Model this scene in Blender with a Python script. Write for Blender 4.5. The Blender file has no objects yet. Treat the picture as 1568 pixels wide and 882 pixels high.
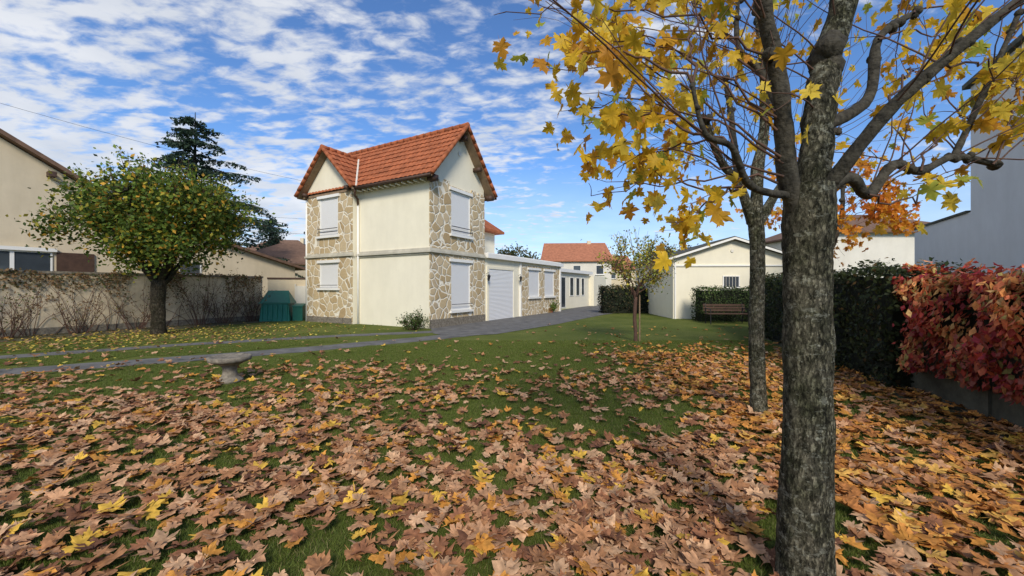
import bpy, math, random
import numpy as np
from mathutils import Vector, noise as mnoise
random.seed(7); rng=np.random.default_rng(7)
S=bpy.context.scene
F=600.0; H=1.5
def W(x,y,d):  # pixel position and assumed depth -> world
    return Vector(((x-784)/F*d, d, H+(441-y)/F*d))
ROT=math.radians(60.5)
U1=Vector((math.cos(ROT),math.sin(ROT),0)); U2=Vector((-math.sin(ROT),math.cos(ROT),0))

# ---------------- materials ----------------
def nt(m):
    m.use_nodes=True; n=m.node_tree; n.nodes.clear(); return n
def N(t,typ,**k):
    n=t.nodes.new(typ)
    for a,b in k.items():
        if a in n.inputs: n.inputs[a].default_value=b
        else: setattr(n,a,b)
    return n
def ramp(t,stops):
    r=t.nodes.new('ShaderNodeValToRGB'); e=r.color_ramp.elements
    while len(e)<len(stops): e.new(0.5)
    for i,(p,c) in enumerate(stops):
        e[i].position=p; e[i].color=(c[0],c[1],c[2],1)
    return r
def mul(c,k): return tuple(min(1,v*k) for v in c[:3])
def mat(name,c,var=.25,scale=3,rough=.85,bump=.2,bscale=40,bdist=.01,c2=None,spec=.3,metal=0,stretch=(1,1,1),stain=0):
    m=bpy.data.materials.new(name); t=nt(m)
    out=N(t,'ShaderNodeOutputMaterial'); b=N(t,'ShaderNodeBsdfPrincipled')
    b.inputs['Roughness'].default_value=rough; b.inputs['Specular IOR Level'].default_value=spec; b.inputs['Metallic'].default_value=metal
    tc=N(t,'ShaderNodeTexCoord'); mp=N(t,'ShaderNodeMapping'); mp.inputs['Scale'].default_value=stretch
    t.links.new(tc.outputs['Object'],mp.inputs[0])
    n=N(t,'ShaderNodeTexNoise'); n.inputs['Scale'].default_value=scale; n.inputs['Detail'].default_value=8; n.inputs['Roughness'].default_value=.65
    t.links.new(mp.outputs[0],n.inputs['Vector'])
    r=ramp(t,[(.3,mul(c,1-var)),(.7,(c2 if c2 else mul(c,1+var)))])
    t.links.new(n.outputs[0],r.inputs[0]); col=r.outputs[0]
    if stain>0:
        m2=N(t,'ShaderNodeMapping'); m2.inputs['Scale'].default_value=(2.2,2.2,.7); t.links.new(tc.outputs['Object'],m2.inputs[0])
        n3=N(t,'ShaderNodeTexNoise'); n3.inputs['Scale'].default_value=1; n3.inputs['Detail'].default_value=9; n3.inputs['Roughness'].default_value=.65; t.links.new(m2.outputs[0],n3.inputs['Vector'])
        r3=ramp(t,[(.32,(1-stain,1-stain*1.05,1-stain*1.2)),(.62,(1,1,1))]); t.links.new(n3.outputs[0],r3.inputs[0])
        mm=N(t,'ShaderNodeMix',data_type='RGBA',blend_type='MULTIPLY'); mm.inputs[0].default_value=1
        t.links.new(col,mm.inputs[6]); t.links.new(r3.outputs[0],mm.inputs[7]); col=mm.outputs[2]
    t.links.new(col,b.inputs['Base Color'])
    if bump>0:
        n2=N(t,'ShaderNodeTexNoise'); n2.inputs['Scale'].default_value=bscale; n2.inputs['Detail'].default_value=6
        t.links.new(mp.outputs[0],n2.inputs['Vector'])
        bp=N(t,'ShaderNodeBump'); bp.inputs['Strength'].default_value=bump; bp.inputs['Distance'].default_value=bdist
        t.links.new(n2.outputs[0],bp.inputs['Height']); t.links.new(bp.outputs[0],b.inputs['Normal'])
    t.links.new(b.outputs[0],out.inputs[0]); return m
def leafmat(name,trans=.35,rough=.6,var=.25):
    m=bpy.data.materials.new(name); t=nt(m)
    out=N(t,'ShaderNodeOutputMaterial'); b=N(t,'ShaderNodeBsdfPrincipled'); b.inputs['Roughness'].default_value=rough
    b.inputs['Specular IOR Level'].default_value=.2
    a=N(t,'ShaderNodeAttribute'); a.attribute_name='Col'
    tc=N(t,'ShaderNodeTexCoord'); n=N(t,'ShaderNodeTexNoise'); n.inputs['Scale'].default_value=35; n.inputs['Detail'].default_value=4
    t.links.new(tc.outputs['Object'],n.inputs['Vector'])
    mr=N(t,'ShaderNodeMapRange'); mr.inputs[1].default_value=.3; mr.inputs[2].default_value=.7; mr.inputs[3].default_value=1-var; mr.inputs[4].default_value=1+var
    t.links.new(n.outputs[0],mr.inputs[0])
    mx=N(t,'ShaderNodeVectorMath',operation='SCALE'); t.links.new(a.outputs['Color'],mx.inputs[0]); t.links.new(mr.outputs[0],mx.inputs['Scale'])
    t.links.new(mx.outputs[0],b.inputs['Base Color'])
    tr=N(t,'ShaderNodeBsdfTranslucent'); t.links.new(mx.outputs[0],tr.inputs[0])
    ms=N(t,'ShaderNodeMixShader'); ms.inputs[0].default_value=trans
    t.links.new(b.outputs[0],ms.inputs[1]); t.links.new(tr.outputs[0],ms.inputs[2]); t.links.new(ms.outputs[0],out.inputs[0]); return m
def stonemat(name,scale=2.9):
    m=bpy.data.materials.new(name); t=nt(m)
    out=N(t,'ShaderNodeOutputMaterial'); b=N(t,'ShaderNodeBsdfPrincipled'); b.inputs['Roughness'].default_value=.9
    tc=N(t,'ShaderNodeTexCoord'); n=N(t,'ShaderNodeTexNoise'); n.inputs['Scale'].default_value=3; n.inputs['Detail'].default_value=1
    t.links.new(tc.outputs['Object'],n.inputs['Vector'])
    add=N(t,'ShaderNodeVectorMath',operation='MULTIPLY_ADD'); add.inputs[1].default_value=(.16,.16,.16)
    t.links.new(n.outputs['Color'],add.inputs[0]); t.links.new(tc.outputs['Object'],add.inputs[2])
    v1=N(t,'ShaderNodeTexVoronoi',feature='F1'); v1.inputs['Scale'].default_value=scale
    v2=N(t,'ShaderNodeTexVoronoi',feature='DISTANCE_TO_EDGE'); v2.inputs['Scale'].default_value=scale
    for v in (v1,v2): t.links.new(add.outputs[0],v.inputs['Vector'])
    sp=N(t,'ShaderNodeSeparateColor'); t.links.new(v1.outputs['Color'],sp.inputs[0])
    r=ramp(t,[(0,(.40,.28,.14)),(.35,(.50,.38,.21)),(.7,(.56,.44,.27)),(1,(.44,.34,.21))]); t.links.new(sp.outputs[0],r.inputs[0])
    nz=N(t,'ShaderNodeTexNoise'); nz.inputs['Scale'].default_value=22; nz.inputs['Detail'].default_value=5; t.links.new(tc.outputs['Object'],nz.inputs['Vector'])
    mr=N(t,'ShaderNodeMapRange'); mr.inputs[1].default_value=.3; mr.inputs[2].default_value=.7; mr.inputs[3].default_value=.86; mr.inputs[4].default_value=1.14; t.links.new(nz.outputs[0],mr.inputs[0])
    sc=N(t,'ShaderNodeVectorMath',operation='SCALE'); t.links.new(r.outputs[0],sc.inputs[0]); t.links.new(mr.outputs[0],sc.inputs['Scale'])
    e=ramp(t,[(.035,(1,1,1)),(.06,(0,0,0))]); t.links.new(v2.outputs[0],e.inputs[0])
    mx=N(t,'ShaderNodeMix',data_type='RGBA'); t.links.new(e.outputs[0],mx.inputs[0]); t.links.new(sc.outputs[0],mx.inputs[6]); mx.inputs[7].default_value=(.80,.74,.60,1)
    t.links.new(mx.outputs[2],b.inputs['Base Color'])
    h=ramp(t,[(.0,(0,0,0)),(.10,(1,1,1))]); t.links.new(v2.outputs[0],h.inputs[0])
    bp=N(t,'ShaderNodeBump'); bp.inputs['Strength'].default_value=.6; bp.inputs['Distance'].default_value=.03; t.links.new(h.outputs[0],bp.inputs['Height'])
    t.links.new(bp.outputs[0],b.inputs['Normal']); t.links.new(b.outputs[0],out.inputs[0]); return m
def slatmat(name,c,freq,axis='Z',strength=.6,dist=.01):
    m=bpy.data.materials.new(name); t=nt(m)
    out=N(t,'ShaderNodeOutputMaterial'); b=N(t,'ShaderNodeBsdfPrincipled'); b.inputs['Roughness'].default_value=.5
    tc=N(t,'ShaderNodeTexCoord'); w=N(t,'ShaderNodeTexWave',wave_profile='SIN',bands_direction=axis); w.inputs['Scale'].default_value=freq
    t.links.new(tc.outputs['Object'],w.inputs['Vector'])
    r=ramp(t,[(.0,mul(c,.72)),(.18,c)]); t.links.new(w.outputs[0],r.inputs[0]); t.links.new(r.outputs[0],b.inputs['Base Color'])
    bp=N(t,'ShaderNodeBump'); bp.inputs['Strength'].default_value=strength; bp.inputs['Distance'].default_value=dist
    t.links.new(w.outputs[0],bp.inputs['Height']); t.links.new(bp.outputs[0],b.inputs['Normal']); t.links.new(b.outputs[0],out.inputs[0]); return m
def barkmat(name,dark,light,lichen,s=1.0,lich=.7):
    m=bpy.data.materials.new(name); t=nt(m)
    out=N(t,'ShaderNodeOutputMaterial'); b=N(t,'ShaderNodeBsdfPrincipled'); b.inputs['Roughness'].default_value=.95; b.inputs['Specular IOR Level'].default_value=.15
    tc=N(t,'ShaderNodeTexCoord'); mp=N(t,'ShaderNodeMapping'); mp.inputs['Scale'].default_value=(1,1,.40); t.links.new(tc.outputs['Object'],mp.inputs[0])
    n1=N(t,'ShaderNodeTexNoise'); n1.inputs['Scale'].default_value=42*s; n1.inputs['Detail'].default_value=12; n1.inputs['Roughness'].default_value=.8; t.links.new(mp.outputs[0],n1.inputs['Vector'])
    n0=N(t,'ShaderNodeTexNoise'); n0.inputs['Scale'].default_value=6*s; n0.inputs['Detail'].default_value=8; n0.inputs['Roughness'].default_value=.7; t.links.new(tc.outputs['Object'],n0.inputs['Vector'])
    v=N(t,'ShaderNodeTexVoronoi',feature='DISTANCE_TO_EDGE'); v.inputs['Scale'].default_value=46*s
    ad=N(t,'ShaderNodeVectorMath',operation='MULTIPLY_ADD'); ad.inputs[1].default_value=(.08,.08,.08); t.links.new(n1.outputs['Color'],ad.inputs[0]); t.links.new(mp.outputs[0],ad.inputs[2]); t.links.new(ad.outputs[0],v.inputs['Vector'])
    r=ramp(t,[(.42,dark),(.58,light)]); t.links.new(n1.outputs[0],r.inputs[0])
    r0=ramp(t,[(.38,(.5,.54,.40)),(.62,(1.3,1.25,1.2))]); t.links.new(n0.outputs[0],r0.inputs[0])
    m0=N(t,'ShaderNodeMix',data_type='RGBA',blend_type='MULTIPLY'); m0.inputs[0].default_value=1; t.links.new(r.outputs[0],m0.inputs[6]); t.links.new(r0.outputs[0],m0.inputs[7])
    cr=ramp(t,[(0,(.15,.15,.15)),(.16,(1,1,1))]); t.links.new(v.outputs[0],cr.inputs[0])
    mm=N(t,'ShaderNodeMix',data_type='RGBA',blend_type='MULTIPLY'); mm.inputs[0].default_value=.7; t.links.new(m0.outputs[2],mm.inputs[6]); t.links.new(cr.outputs[0],mm.inputs[7])
    mp3=N(t,'ShaderNodeMapping'); mp3.inputs['Scale'].default_value=(1,1,1.8); t.links.new(tc.outputs['Object'],mp3.inputs[0])
    n3=N(t,'ShaderNodeTexNoise'); n3.inputs['Scale'].default_value=12*s; n3.inputs['Detail'].default_value=12; n3.inputs['Roughness'].default_value=.8; t.links.new(mp3.outputs[0],n3.inputs['Vector'])
    r3=ramp(t,[(.55,(0,0,0)),(.59,(1,1,1))]); t.links.new(n3.outputs[0],r3.inputs[0])
    fa=N(t,'ShaderNodeMath',operation='MULTIPLY'); fa.inputs[1].default_value=lich; t.links.new(r3.outputs[0],fa.inputs[0])
    mx=N(t,'ShaderNodeMix',data_type='RGBA'); t.links.new(fa.outputs[0],mx.inputs[0]); t.links.new(mm.outputs[2],mx.inputs[6]); mx.inputs[7].default_value=(*lichen,1)
    t.links.new(mx.outputs[2],b.inputs['Base Color'])
    hm=N(t,'ShaderNodeMath',operation='MULTIPLY_ADD'); t.links.new(cr.outputs[0],hm.inputs[0]); hm.inputs[1].default_value=.5; t.links.new(n1.outputs[0],hm.inputs[2])
    bp=N(t,'ShaderNodeBump'); bp.inputs['Strength'].default_value=1; bp.inputs['Distance'].default_value=.018; t.links.new(hm.outputs[0],bp.inputs['Height'])
    t.links.new(bp.outputs[0],b.inputs['Normal']); t.links.new(b.outputs[0],out.inputs[0]); return m
def groundmat():
    m=bpy.data.materials.new('lawn_soil_grass'); t=nt(m)
    out=N(t,'ShaderNodeOutputMaterial'); b=N(t,'ShaderNodeBsdfPrincipled'); b.inputs['Roughness'].default_value=.95; b.inputs['Specular IOR Level'].default_value=.1
    tc=N(t,'ShaderNodeTexCoord')
    n1=N(t,'ShaderNodeTexNoise'); n1.inputs['Scale'].default_value=.6; n1.inputs['Detail'].default_value=8; n1.inputs['Roughness'].default_value=.65
    n2=N(t,'ShaderNodeTexNoise'); n2.inputs['Scale'].default_value=28; n2.inputs['Detail'].default_value=10; n2.inputs['Roughness'].default_value=.8
    for n in (n1,n2): t.links.new(tc.outputs['Object'],n.inputs['Vector'])
    r1=ramp(t,[(.35,(.080,.112,.022)),(.65,(.145,.168,.045))]); r2=ramp(t,[(.3,(.5,.47,.42)),(.7,(1.4,1.35,1.2))])
    t.links.new(n1.outputs[0],r1.inputs[0]); t.links.new(n2.outputs[0],r2.inputs[0])
    mm=N(t,'ShaderNodeMix',data_type='RGBA',blend_type='MULTIPLY'); mm.inputs[0].default_value=1; t.links.new(r1.outputs[0],mm.inputs[6]); t.links.new(r2.outputs[0],mm.inputs[7])
    t.links.new(mm.outputs[2],b.inputs['Base Color'])
    bp=N(t,'ShaderNodeBump'); bp.inputs['Strength'].default_value=.8; bp.inputs['Distance'].default_value=.03; t.links.new(n2.outputs[0],bp.inputs['Height'])
    t.links.new(bp.outputs[0],b.inputs['Normal']); t.links.new(b.outputs[0],out.inputs[0]); return m

M_cream=mat('cream_render',(.82,.76,.59),.04,1.2,.9,.25,60,.006,stain=.05)
M_cream2=mat('cream_render_old',(.66,.55,.38),.08,.7,.9,.3,50,.008,stain=.10)
M_white=mat('white_paint',(.80,.78,.72),.04,2,.5,.05,40,.003)
M_course=mat('string_course_cement',(.56,.52,.42),.12,3,.8,.2,40,.003,stain=.2)
M_offw=mat('offwhite_wall',(.70,.66,.57),.08,.8,.9,.2,50,.006,stain=.06)
M_greyw=mat('grey_white_wall',(.60,.60,.60),.06,.6,.9,.2,40,.006,stain=.06)
M_stone=stonemat('rubble_stone')
M_shut=slatmat('roller_shutter',(.78,.77,.74),9,'Z',.5,.01)
M_gdoor=slatmat('garage_door_slats',(.80,.79,.77),5,'Z',.6,.015)
M_tile=mat('clay_roof_tile',(.34,.105,.042),.40,3,.85,.3,60,.006)
M_tileb=mat('brown_roof_tile',(.17,.10,.065),.3,4,.85,.3,30,.01)
M_tileo=mat('orange_roof_tile_far',(.38,.15,.08),.3,3,.85,.3,30,.01)
M_brown=mat('dark_brown_wood',(.08,.045,.03),.3,8,.6,.2,50,.004)
M_soffit=mat('soffit_wood',(.26,.18,.11),.3,8,.7,.2,50,.004)
M_dark=mat('dark_metal',(.02,.02,.022),.2,8,.5,.0)
M_glass=mat('window_glass',(.05,.06,.07),.2,2,.08,.0,spec=.8)
M_asph=mat('drive_asphalt',(.135,.13,.122),.4,2.5,.9,.6,90,.01)
M_conc=mat('mossy_concrete',(.06,.058,.045),.45,2.5,.95,.5,30,.01,c2=(.12,.12,.09))
M_wallc=mat('garden_wall_render',(.58,.49,.35),.18,1.0,.95,.4,25,.01,stain=.25)
M_urn=mat('weathered_stone',(.15,.13,.10),.4,14,.95,.6,60,.01,c2=(.30,.26,.20))
M_green=mat('green_plastic',(.02,.17,.12),.12,3,.45,.05)
M_green2=mat('dark_green_plastic',(.015,.12,.08),.12,3,.45,.05)
M_bark=barkmat('maple_bark',(.034,.033,.02),(.24,.225,.165),(.40,.40,.31))
M_bark2=barkmat('plum_bark',(.03,.025,.018),(.085,.07,.05),(.13,.12,.08),.6,.5)
M_twig=mat('twig_bark',(.10,.055,.038),.3,10,.8,.2,60,.003)
M_limb=mat('limb_bark',(.025,.021,.014),.5,22,.95,.9,60,.012,c2=(.085,.075,.055))
M_leafg=leafmat('fallen_leaf',.10,.75,.30)
M_leaft=leafmat('tree_leaf',.5,.5,.15)
M_fol=leafmat('foliage',.3,.6,.25)
M_ground=groundmat()
M_soil=mat('bed_soil',(.07,.055,.035),.4,6,.95,.8,30,.02,c2=(.11,.11,.05))
M_blade=leafmat('grass_blade',.3,.6,.2)
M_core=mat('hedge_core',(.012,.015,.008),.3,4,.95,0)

# ---------------- mesh helpers ----------------
class MB:
    def __init__(s): s.v=[]; s.f=[]; s.m=[]
    def add(s,vs,fs,mi=0):
        o=len(s.v); s.v+= [tuple(v) for v in vs]; s.f+=[tuple(i+o for i in f) for f in fs]; s.m+=[mi]*len(fs)
    def box(s,x0,x1,y0,y1,z0,z1,mi=0):
        s.add([(x0,y0,z0),(x1,y0,z0),(x1,y1,z0),(x0,y1,z0),(x0,y0,z1),(x1,y0,z1),(x1,y1,z1),(x0,y1,z1)],
              [(0,3,2,1),(4,5,6,7),(0,1,5,4),(1,2,6,5),(2,3,7,6),(3,0,4,7)],mi)
    def prism(s,poly,axis,a,b,mi=0):
        n=len(poly); f=lambda p,z,e:(e,p,z) if axis=='x' else (p,e,z)
        vs=[f(p,z,a) for p,z in poly]+[f(p,z,b) for p,z in poly]
        s.add(vs,[tuple(range(n))[::-1],tuple(range(n,2*n))]+[(i,(i+1)%n,(i+1)%n+n,i+n) for i in range(n)],mi)
    def tube(s,pts,rad,sides=6,mi=0,nz=0,nsc=6,cap=True):
        pts=[Vector(p) for p in pts]; n=len(pts)
        if not hasattr(rad,'__len__'): rad=[rad]*n
        vs=[];ref=None
        for i,p in enumerate(pts):
            t=(pts[min(i+1,n-1)]-pts[max(i-1,0)]).normalized()
            if ref is None:
                ref=Vector((1,0,0)) if abs(t.x)<.8 else Vector((0,1,0))
            a=(ref-t*ref.dot(t)).normalized(); ref=a; b=t.cross(a)
            for k in range(sides):
                an=2*math.pi*k/sides; d=a*math.cos(an)+b*math.sin(an); r=rad[i]
                if nz:
                    q=p+d*r; r*=1+nz*mnoise.noise(Vector((q.x*nsc,q.y*nsc,q.z*nsc*.5)))+nz*.5*mnoise.noise(q*nsc*3)
                vs.append(p+d*r)
        fs=[(i*sides+k,i*sides+(k+1)%sides,(i+1)*sides+(k+1)%sides,(i+1)*sides+k) for i in range(n-1) for k in range(sides)]
        if cap: fs+=[tuple(range(sides))[::-1],tuple(range((n-1)*sides,n*sides))]
        s.add(vs,fs,mi)
    def lathe(s,prof,cx,cy,sides=32,mi=0):
        vs=[(cx+r*math.cos(2*math.pi*k/sides),cy+r*math.sin(2*math.pi*k/sides),z) for r,z in prof for k in range(sides)]
        n=len(prof)
        s.add(vs,[(i*sides+k,i*sides+(k+1)%sides,(i+1)*sides+(k+1)%sides,(i+1)*sides+k) for i in range(n-1) for k in range(sides)]+[tuple(range((n-1)*sides,n*sides)),tuple(range(sides))[::-1]],mi)
    def obj(s,name,mats,parent=None,smooth=False):
        me=bpy.data.meshes.new(name); me.from_pydata(s.v,[],s.f); 
        for m in (mats if isinstance(mats,(list,tuple)) else [mats]): me.materials.append(m)
        me.polygons.foreach_set('material_index',s.m)
        if smooth: me.polygons.foreach_set('use_smooth',[True]*len(s.f))
        me.update(); o=bpy.data.objects.new(name,me); S.collection.objects.link(o)
        if parent: o.parent=parent
        return o
def empty(name,loc=(0,0,0),rz=0):
    e=bpy.data.objects.new(name,None); e.location=loc; e.rotation_euler=(0,0,rz); S.collection.objects.link(e); e.empty_display_size=.3; return e
def npmesh(name,V,loops,sizes,cols,mt,parent=None):
    me=bpy.data.meshes.new(name); me.vertices.add(len(V)); me.vertices.foreach_set('co',V.astype(np.float32).ravel())
    me.loops.add(len(loops)); me.loops.foreach_set('vertex_index',loops.astype(np.int32))
    me.polygons.add(len(sizes)); st=np.concatenate([[0],np.cumsum(sizes)[:-1]]).astype(np.int32)
    me.polygons.foreach_set('loop_start',st)
    try: me.polygons.foreach_set('loop_total',sizes.astype(np.int32))
    except Exception: pass
    me.update(calc_edges=True); me.validate()
    ca=me.color_attributes.new('Col','FLOAT_COLOR','POINT')
    c4=np.ones((len(V),4),np.float32); c4[:,:3]=cols; ca.data.foreach_set('color',c4.ravel())
    me.materials.append(mt); o=bpy.data.objects.new(name,me); S.collection.objects.link(o)
    if parent: o.parent=parent
    return o
def basis(nrm,yaw):
    nrm=nrm/np.linalg.norm(nrm,axis=1,keepdims=True)
    ref=np.where(np.abs(nrm[:,2:3])<.9,np.array([[0,0,1.]]),np.array([[1.,0,0]]))
    a=np.cross(ref,nrm); a/=np.linalg.norm(a,axis=1,keepdims=True); b=np.cross(nrm,a)
    c,s=np.cos(yaw)[:,None],np.sin(yaw)[:,None]
    return a*c+b*s, -a*s+b*c, nrm
half=[(.15,-.12),(.38,-.19),(.40,-.06),(.50,.0),(.30,.07),(.56,.14),(.60,.26),(.74,.38),(.50,.37),(.42,.46),(.20,.43),(.32,.60),(.38,.78),(.22,.73),(.13,.86)]
outl=[(0,0)]+half+[(0,1.06)]+[(-x,y) for x,y in half[::-1]]
TV=np.array([(0,.28)]+outl+[(-.014,-.02),(.014,-.02),(.05,-.5)]); NO=len(outl)
TF=[(0,i+1,(i+1)%NO+1) for i in range(NO)]+[(NO+1,NO+3,NO+2)]; TF=np.array(TF)
def maple(name,P,size,nrm,yaw,cols,mt,curl=.35,parent=None):
    n=len(P); X,Y,Z=basis(nrm,yaw)
    tv=TV[None].repeat(n,0).copy()
    tv[:,:,0]*=rng.uniform(.8,1.1,(n,1)); 
    tv+=rng.normal(0,.02,tv.shape)
    a=rng.normal(curl*.3,curl,(n,1)); b=rng.normal(0,curl,(n,1))
    ph=rng.uniform(0,6.28,(n,1))
    ang=np.arctan2(tv[:,:,1]-.28,tv[:,:,0]); rad=np.hypot(tv[:,:,0],tv[:,:,1]-.28)
    z=a*np.abs(tv[:,:,0])**1.5+b*(tv[:,:,1]-.3)**2+rng.normal(0,.025,(n,tv.shape[1]))+.10*rad*np.sin(3*ang+ph)
    V=P[:,None]+size[:,None,None]*(tv[:,:,0:1]*X[:,None]+(tv[:,:,1:2]-.3)*Y[:,None]+z[:,:,None]*Z[:,None])
    k=TV.shape[0]; L=(TF[None]+(np.arange(n)*k)[:,None,None]).reshape(-1)
    C=cols[:,None].repeat(k,1)*rng.uniform(.85,1.15,(n,k,1)); C[:,0]*=.80
    return npmesh(name,V.reshape(-1,3),L,np.full(n*len(TF),3),C.reshape(-1,3),mt,parent)
def quads(name,P,size,nrm,yaw,cols,mt,asp=.55,parent=None):
    n=len(P); X,Y,Z=basis(nrm,yaw); s=size[:,None]
    V=np.stack([P-Y*s*.5,P+X*s*asp*.5-Z*s*.08,P+Y*s*.5,P-X*s*asp*.5-Z*s*.08],1)
    C=cols[:,None].repeat(4,1)*rng.uniform(.85,1.15,(n,4,1))
    return npmesh(name,V.reshape(-1,3),np.arange(4*n),np.full(n,4),C.reshape(-1,3),mt,parent)
def pick(n,pal,w,jit=.2):
    pal=np.array(pal); i=rng.choice(len(pal),n,p=np.array(w)/sum(w)); return pal[i]*rng.uniform(1-jit,1+jit,(n,1))
def rnd_n(n): v=rng.normal(size=(n,3)); return v
def wander(p,d,L,n,w,bias=(0,0,0)):
    p=Vector(p); d=Vector(d).normalized(); pts=[p.copy()]; b=Vector(bias)
    for i in range(n):
        d=(d+Vector((random.gauss(0,w),random.gauss(0,w),random.gauss(0,w)))+b).normalized(); p=p+d*L/n; pts.append(p.copy())
    return pts
def bez(a,m,b,n=9,w=.0):
    r=[]
    for i in range(n):
        t=i/(n-1); q=a*(1-t)**2+m*2*t*(1-t)+b*t*t
        if 0<i<n-1: q=q+Vector((random.gauss(0,w),random.gauss(0,w),random.gauss(0,w)))
        r.append(q)
    return r
def taper(a,b,n): return [a+(b-a)*i/(n-1) for i in range(n)]

# ---------------- ground & paths ----------------
g=MB(); g.add([(-600,-300,0),(600,-300,0),(600,900,0),(-600,900,0)],[(0,1,2,3)]); g.obj('ground',M_ground)
def strip(name,pts,w,z,m):
    b=MB(); vs=[]
    P=[Vector((x,y,0)) for x,y in pts]
    Q=[]
    for i in range(len(P)-1):
        for k in range(8): Q.append(P[i].lerp(P[i+1],k/8))
    Q.append(P[-1])
    for i,p in enumerate(Q):
        t=(Q[min(i+1,len(Q)-1)]-Q[max(i-1,0)]).normalized(); n=Vector((-t.y,t.x,0))
        vs+= [p+n*(w/2+random.uniform(-.05,.05))+Vector((0,0,z)),p-n*(w/2+random.uniform(-.05,.05))+Vector((0,0,z))]
    b.add(vs,[(2*i,2*i+1,2*i+3,2*i+2) for i in range(len(Q)-1)]); return b.obj(name,m)
low=[(-18,1.6),(-13,4.6),(-9.1,6.95),(-5.8,9.0),(-3.4,10.9),(-1.2,12.9)]
upp=[(-20,3.0),(-15,6.2),(-11,8.5),(-8.5,10.5),(-5.6,12.2),(-3.2,13.2),(-1.9,13.8)]
strip('driveway_track',low,.85,.004,M_asph); strip('driveway_track',upp,.62,.004,M_asph)
b=MB(); ap=[(-3.0,14.45),(-2.6,12.9),(-1.9,12.0),(-.5,12.7),(1.77,16.0),(3.6,19.3),(5.2,22.0),(9,27),(11,33),(7,35),(3,25.5)]
b.add([(x,y,.009) for x,y in ap],[tuple(range(len(ap)))]); b.obj('paved_driveway',M_asph)
b=MB(); q=[(-19,5.9),(-16.5,10.2),(-11.2,19.1),(-10.2,18.6),(-13.0,12.6),(-17.4,5.2)]
b.add([(x,y,.005) for x,y in q],[tuple(range(len(q)))[::-1]]); b.obj('flower_bed_soil',M_soil)
b=MB(); q=[(4.9,1.0),(5.4,1.0),(9.4,13),(8.0,13),(6.1,8),(4.5,2.8)]
b.add([(x,y,.005) for x,y in q],[tuple(range(len(q)))]); b.obj('hedge_border_soil',M_soil)

def segdist(x,y,pts):
    m=1e9
    for (ax,ay),(bx,by) in zip(pts[:-1],pts[1:]):
        t=max(0,min(1,((x-ax)*(bx-ax)+(y-ay)*(by-ay))/((bx-ax)**2+(by-ay)**2)))
        m=min(m,math.hypot(x-ax-t*(bx-ax),y-ay-t*(by-ay)))
    return m
grass=empty('lawn_grass')
def patch(nm,n,hh,ww,sz):
    p=np.zeros((n,3)); p[:,0]=rng.uniform(-sz/2,sz/2,n); p[:,1]=rng.uniform(-sz/2,sz/2,n)
    a=rng.uniform(0,2*np.pi,n); d=np.stack([np.cos(a),np.sin(a),0*a],1); l=rng.uniform(0,2*np.pi,n)
    h=rng.uniform(.4,1,n)*hh; lean=np.stack([np.cos(l),np.sin(l),0*l],1)*(h*rng.uniform(.1,1.1,n))[:,None]
    up=np.zeros((n,3)); up[:,2]=h
    V=np.stack([p-d*ww/2,p+d*ww/2,p+lean+up],1)
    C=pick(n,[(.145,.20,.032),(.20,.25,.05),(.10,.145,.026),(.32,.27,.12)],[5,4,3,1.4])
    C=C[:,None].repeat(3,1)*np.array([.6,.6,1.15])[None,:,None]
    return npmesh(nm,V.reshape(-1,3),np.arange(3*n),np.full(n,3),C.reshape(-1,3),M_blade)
pa=[patch('grass_patch',2200,.038,.0045,.54) for _ in range(3)]
for o in pa: S.collection.objects.unlink(o)
k=0
for iy in range(70):
    y=.9+iy*.5
    if y>11: break
    lim=1.4*y+1
    for ix in range(-40,20):
        x=ix*.5
        if abs(x)>lim or x<-12: continue
        if segdist(x,y,low)<.7 or segdist(x,y,upp)<.6: continue
        if y>2 and x>4.7+.334*((y-2.5)/.942)-.6: continue
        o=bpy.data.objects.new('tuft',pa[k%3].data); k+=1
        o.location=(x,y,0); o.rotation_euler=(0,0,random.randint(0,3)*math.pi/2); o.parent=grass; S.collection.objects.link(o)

# ---------------- fallen leaves ----------------
def dens(x,y):
    n=mnoise.noise(Vector((x*.55,y*.75,3.1)))+.6*mnoise.noise(Vector((x*1.7,y*1.9,9)))
    base=1.0 if y<4.5 else max(0,1-(y-4.5)/4.2)
    if x>1.6: base=max(base,1.0 if y<7 else max(.0,1-(y-7)/4))
    if x<-3: base*=max(.45,1-(-x-3)*.06)
    d=base*(.53+.85*n)
    if x>2.2: d+=.40*base
    if y<3.2: d+=.12
    d=max(d,.035 if y<14 else .012)
    return min(1,d)
PX=[]
while len(PX)<11000:
    y=random.uniform(.9,16); x=random.uniform(-1.45*y-1,min(1.35*y+1,4.6+.354*(y-2.5)+.5))
    if x<-16: continue
    if y>11.8 and x<0.5: continue
    if random.random()<dens(x,y)*(1 if y<9 else .6):
        if (segdist(x,y,low)<.45 or segdist(x,y,upp)<.35) and random.random()<.75: continue
        PX.append((x,y,.033+random.uniform(0,.03)))
P=np.array(PX); n=len(P)
nr=np.tile([[0,0,1.]],(n,1))+rng.normal(0,.22,(n,3))*[1,1,0]
cols=pick(n,[(.50,.27,.14),(.56,.34,.19),(.29,.125,.06),(.40,.19,.085),(.58,.26,.05),(.66,.40,.06),(.17,.075,.04)],[7,5,3.2,6,3,1.1,1.8],.22)
right=(P[:,0]>2.2); k=right&(rng.random(n)<.6); cols[k]=pick(k.sum(),[(.58,.25,.055),(.62,.35,.08),(.42,.17,.05)],[3,2,3])
maple('fallen_leaves',P,rng.uniform(.065,.126,n),nr,rng.uniform(0,6.28,n),cols,M_leafg,.30)
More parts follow.
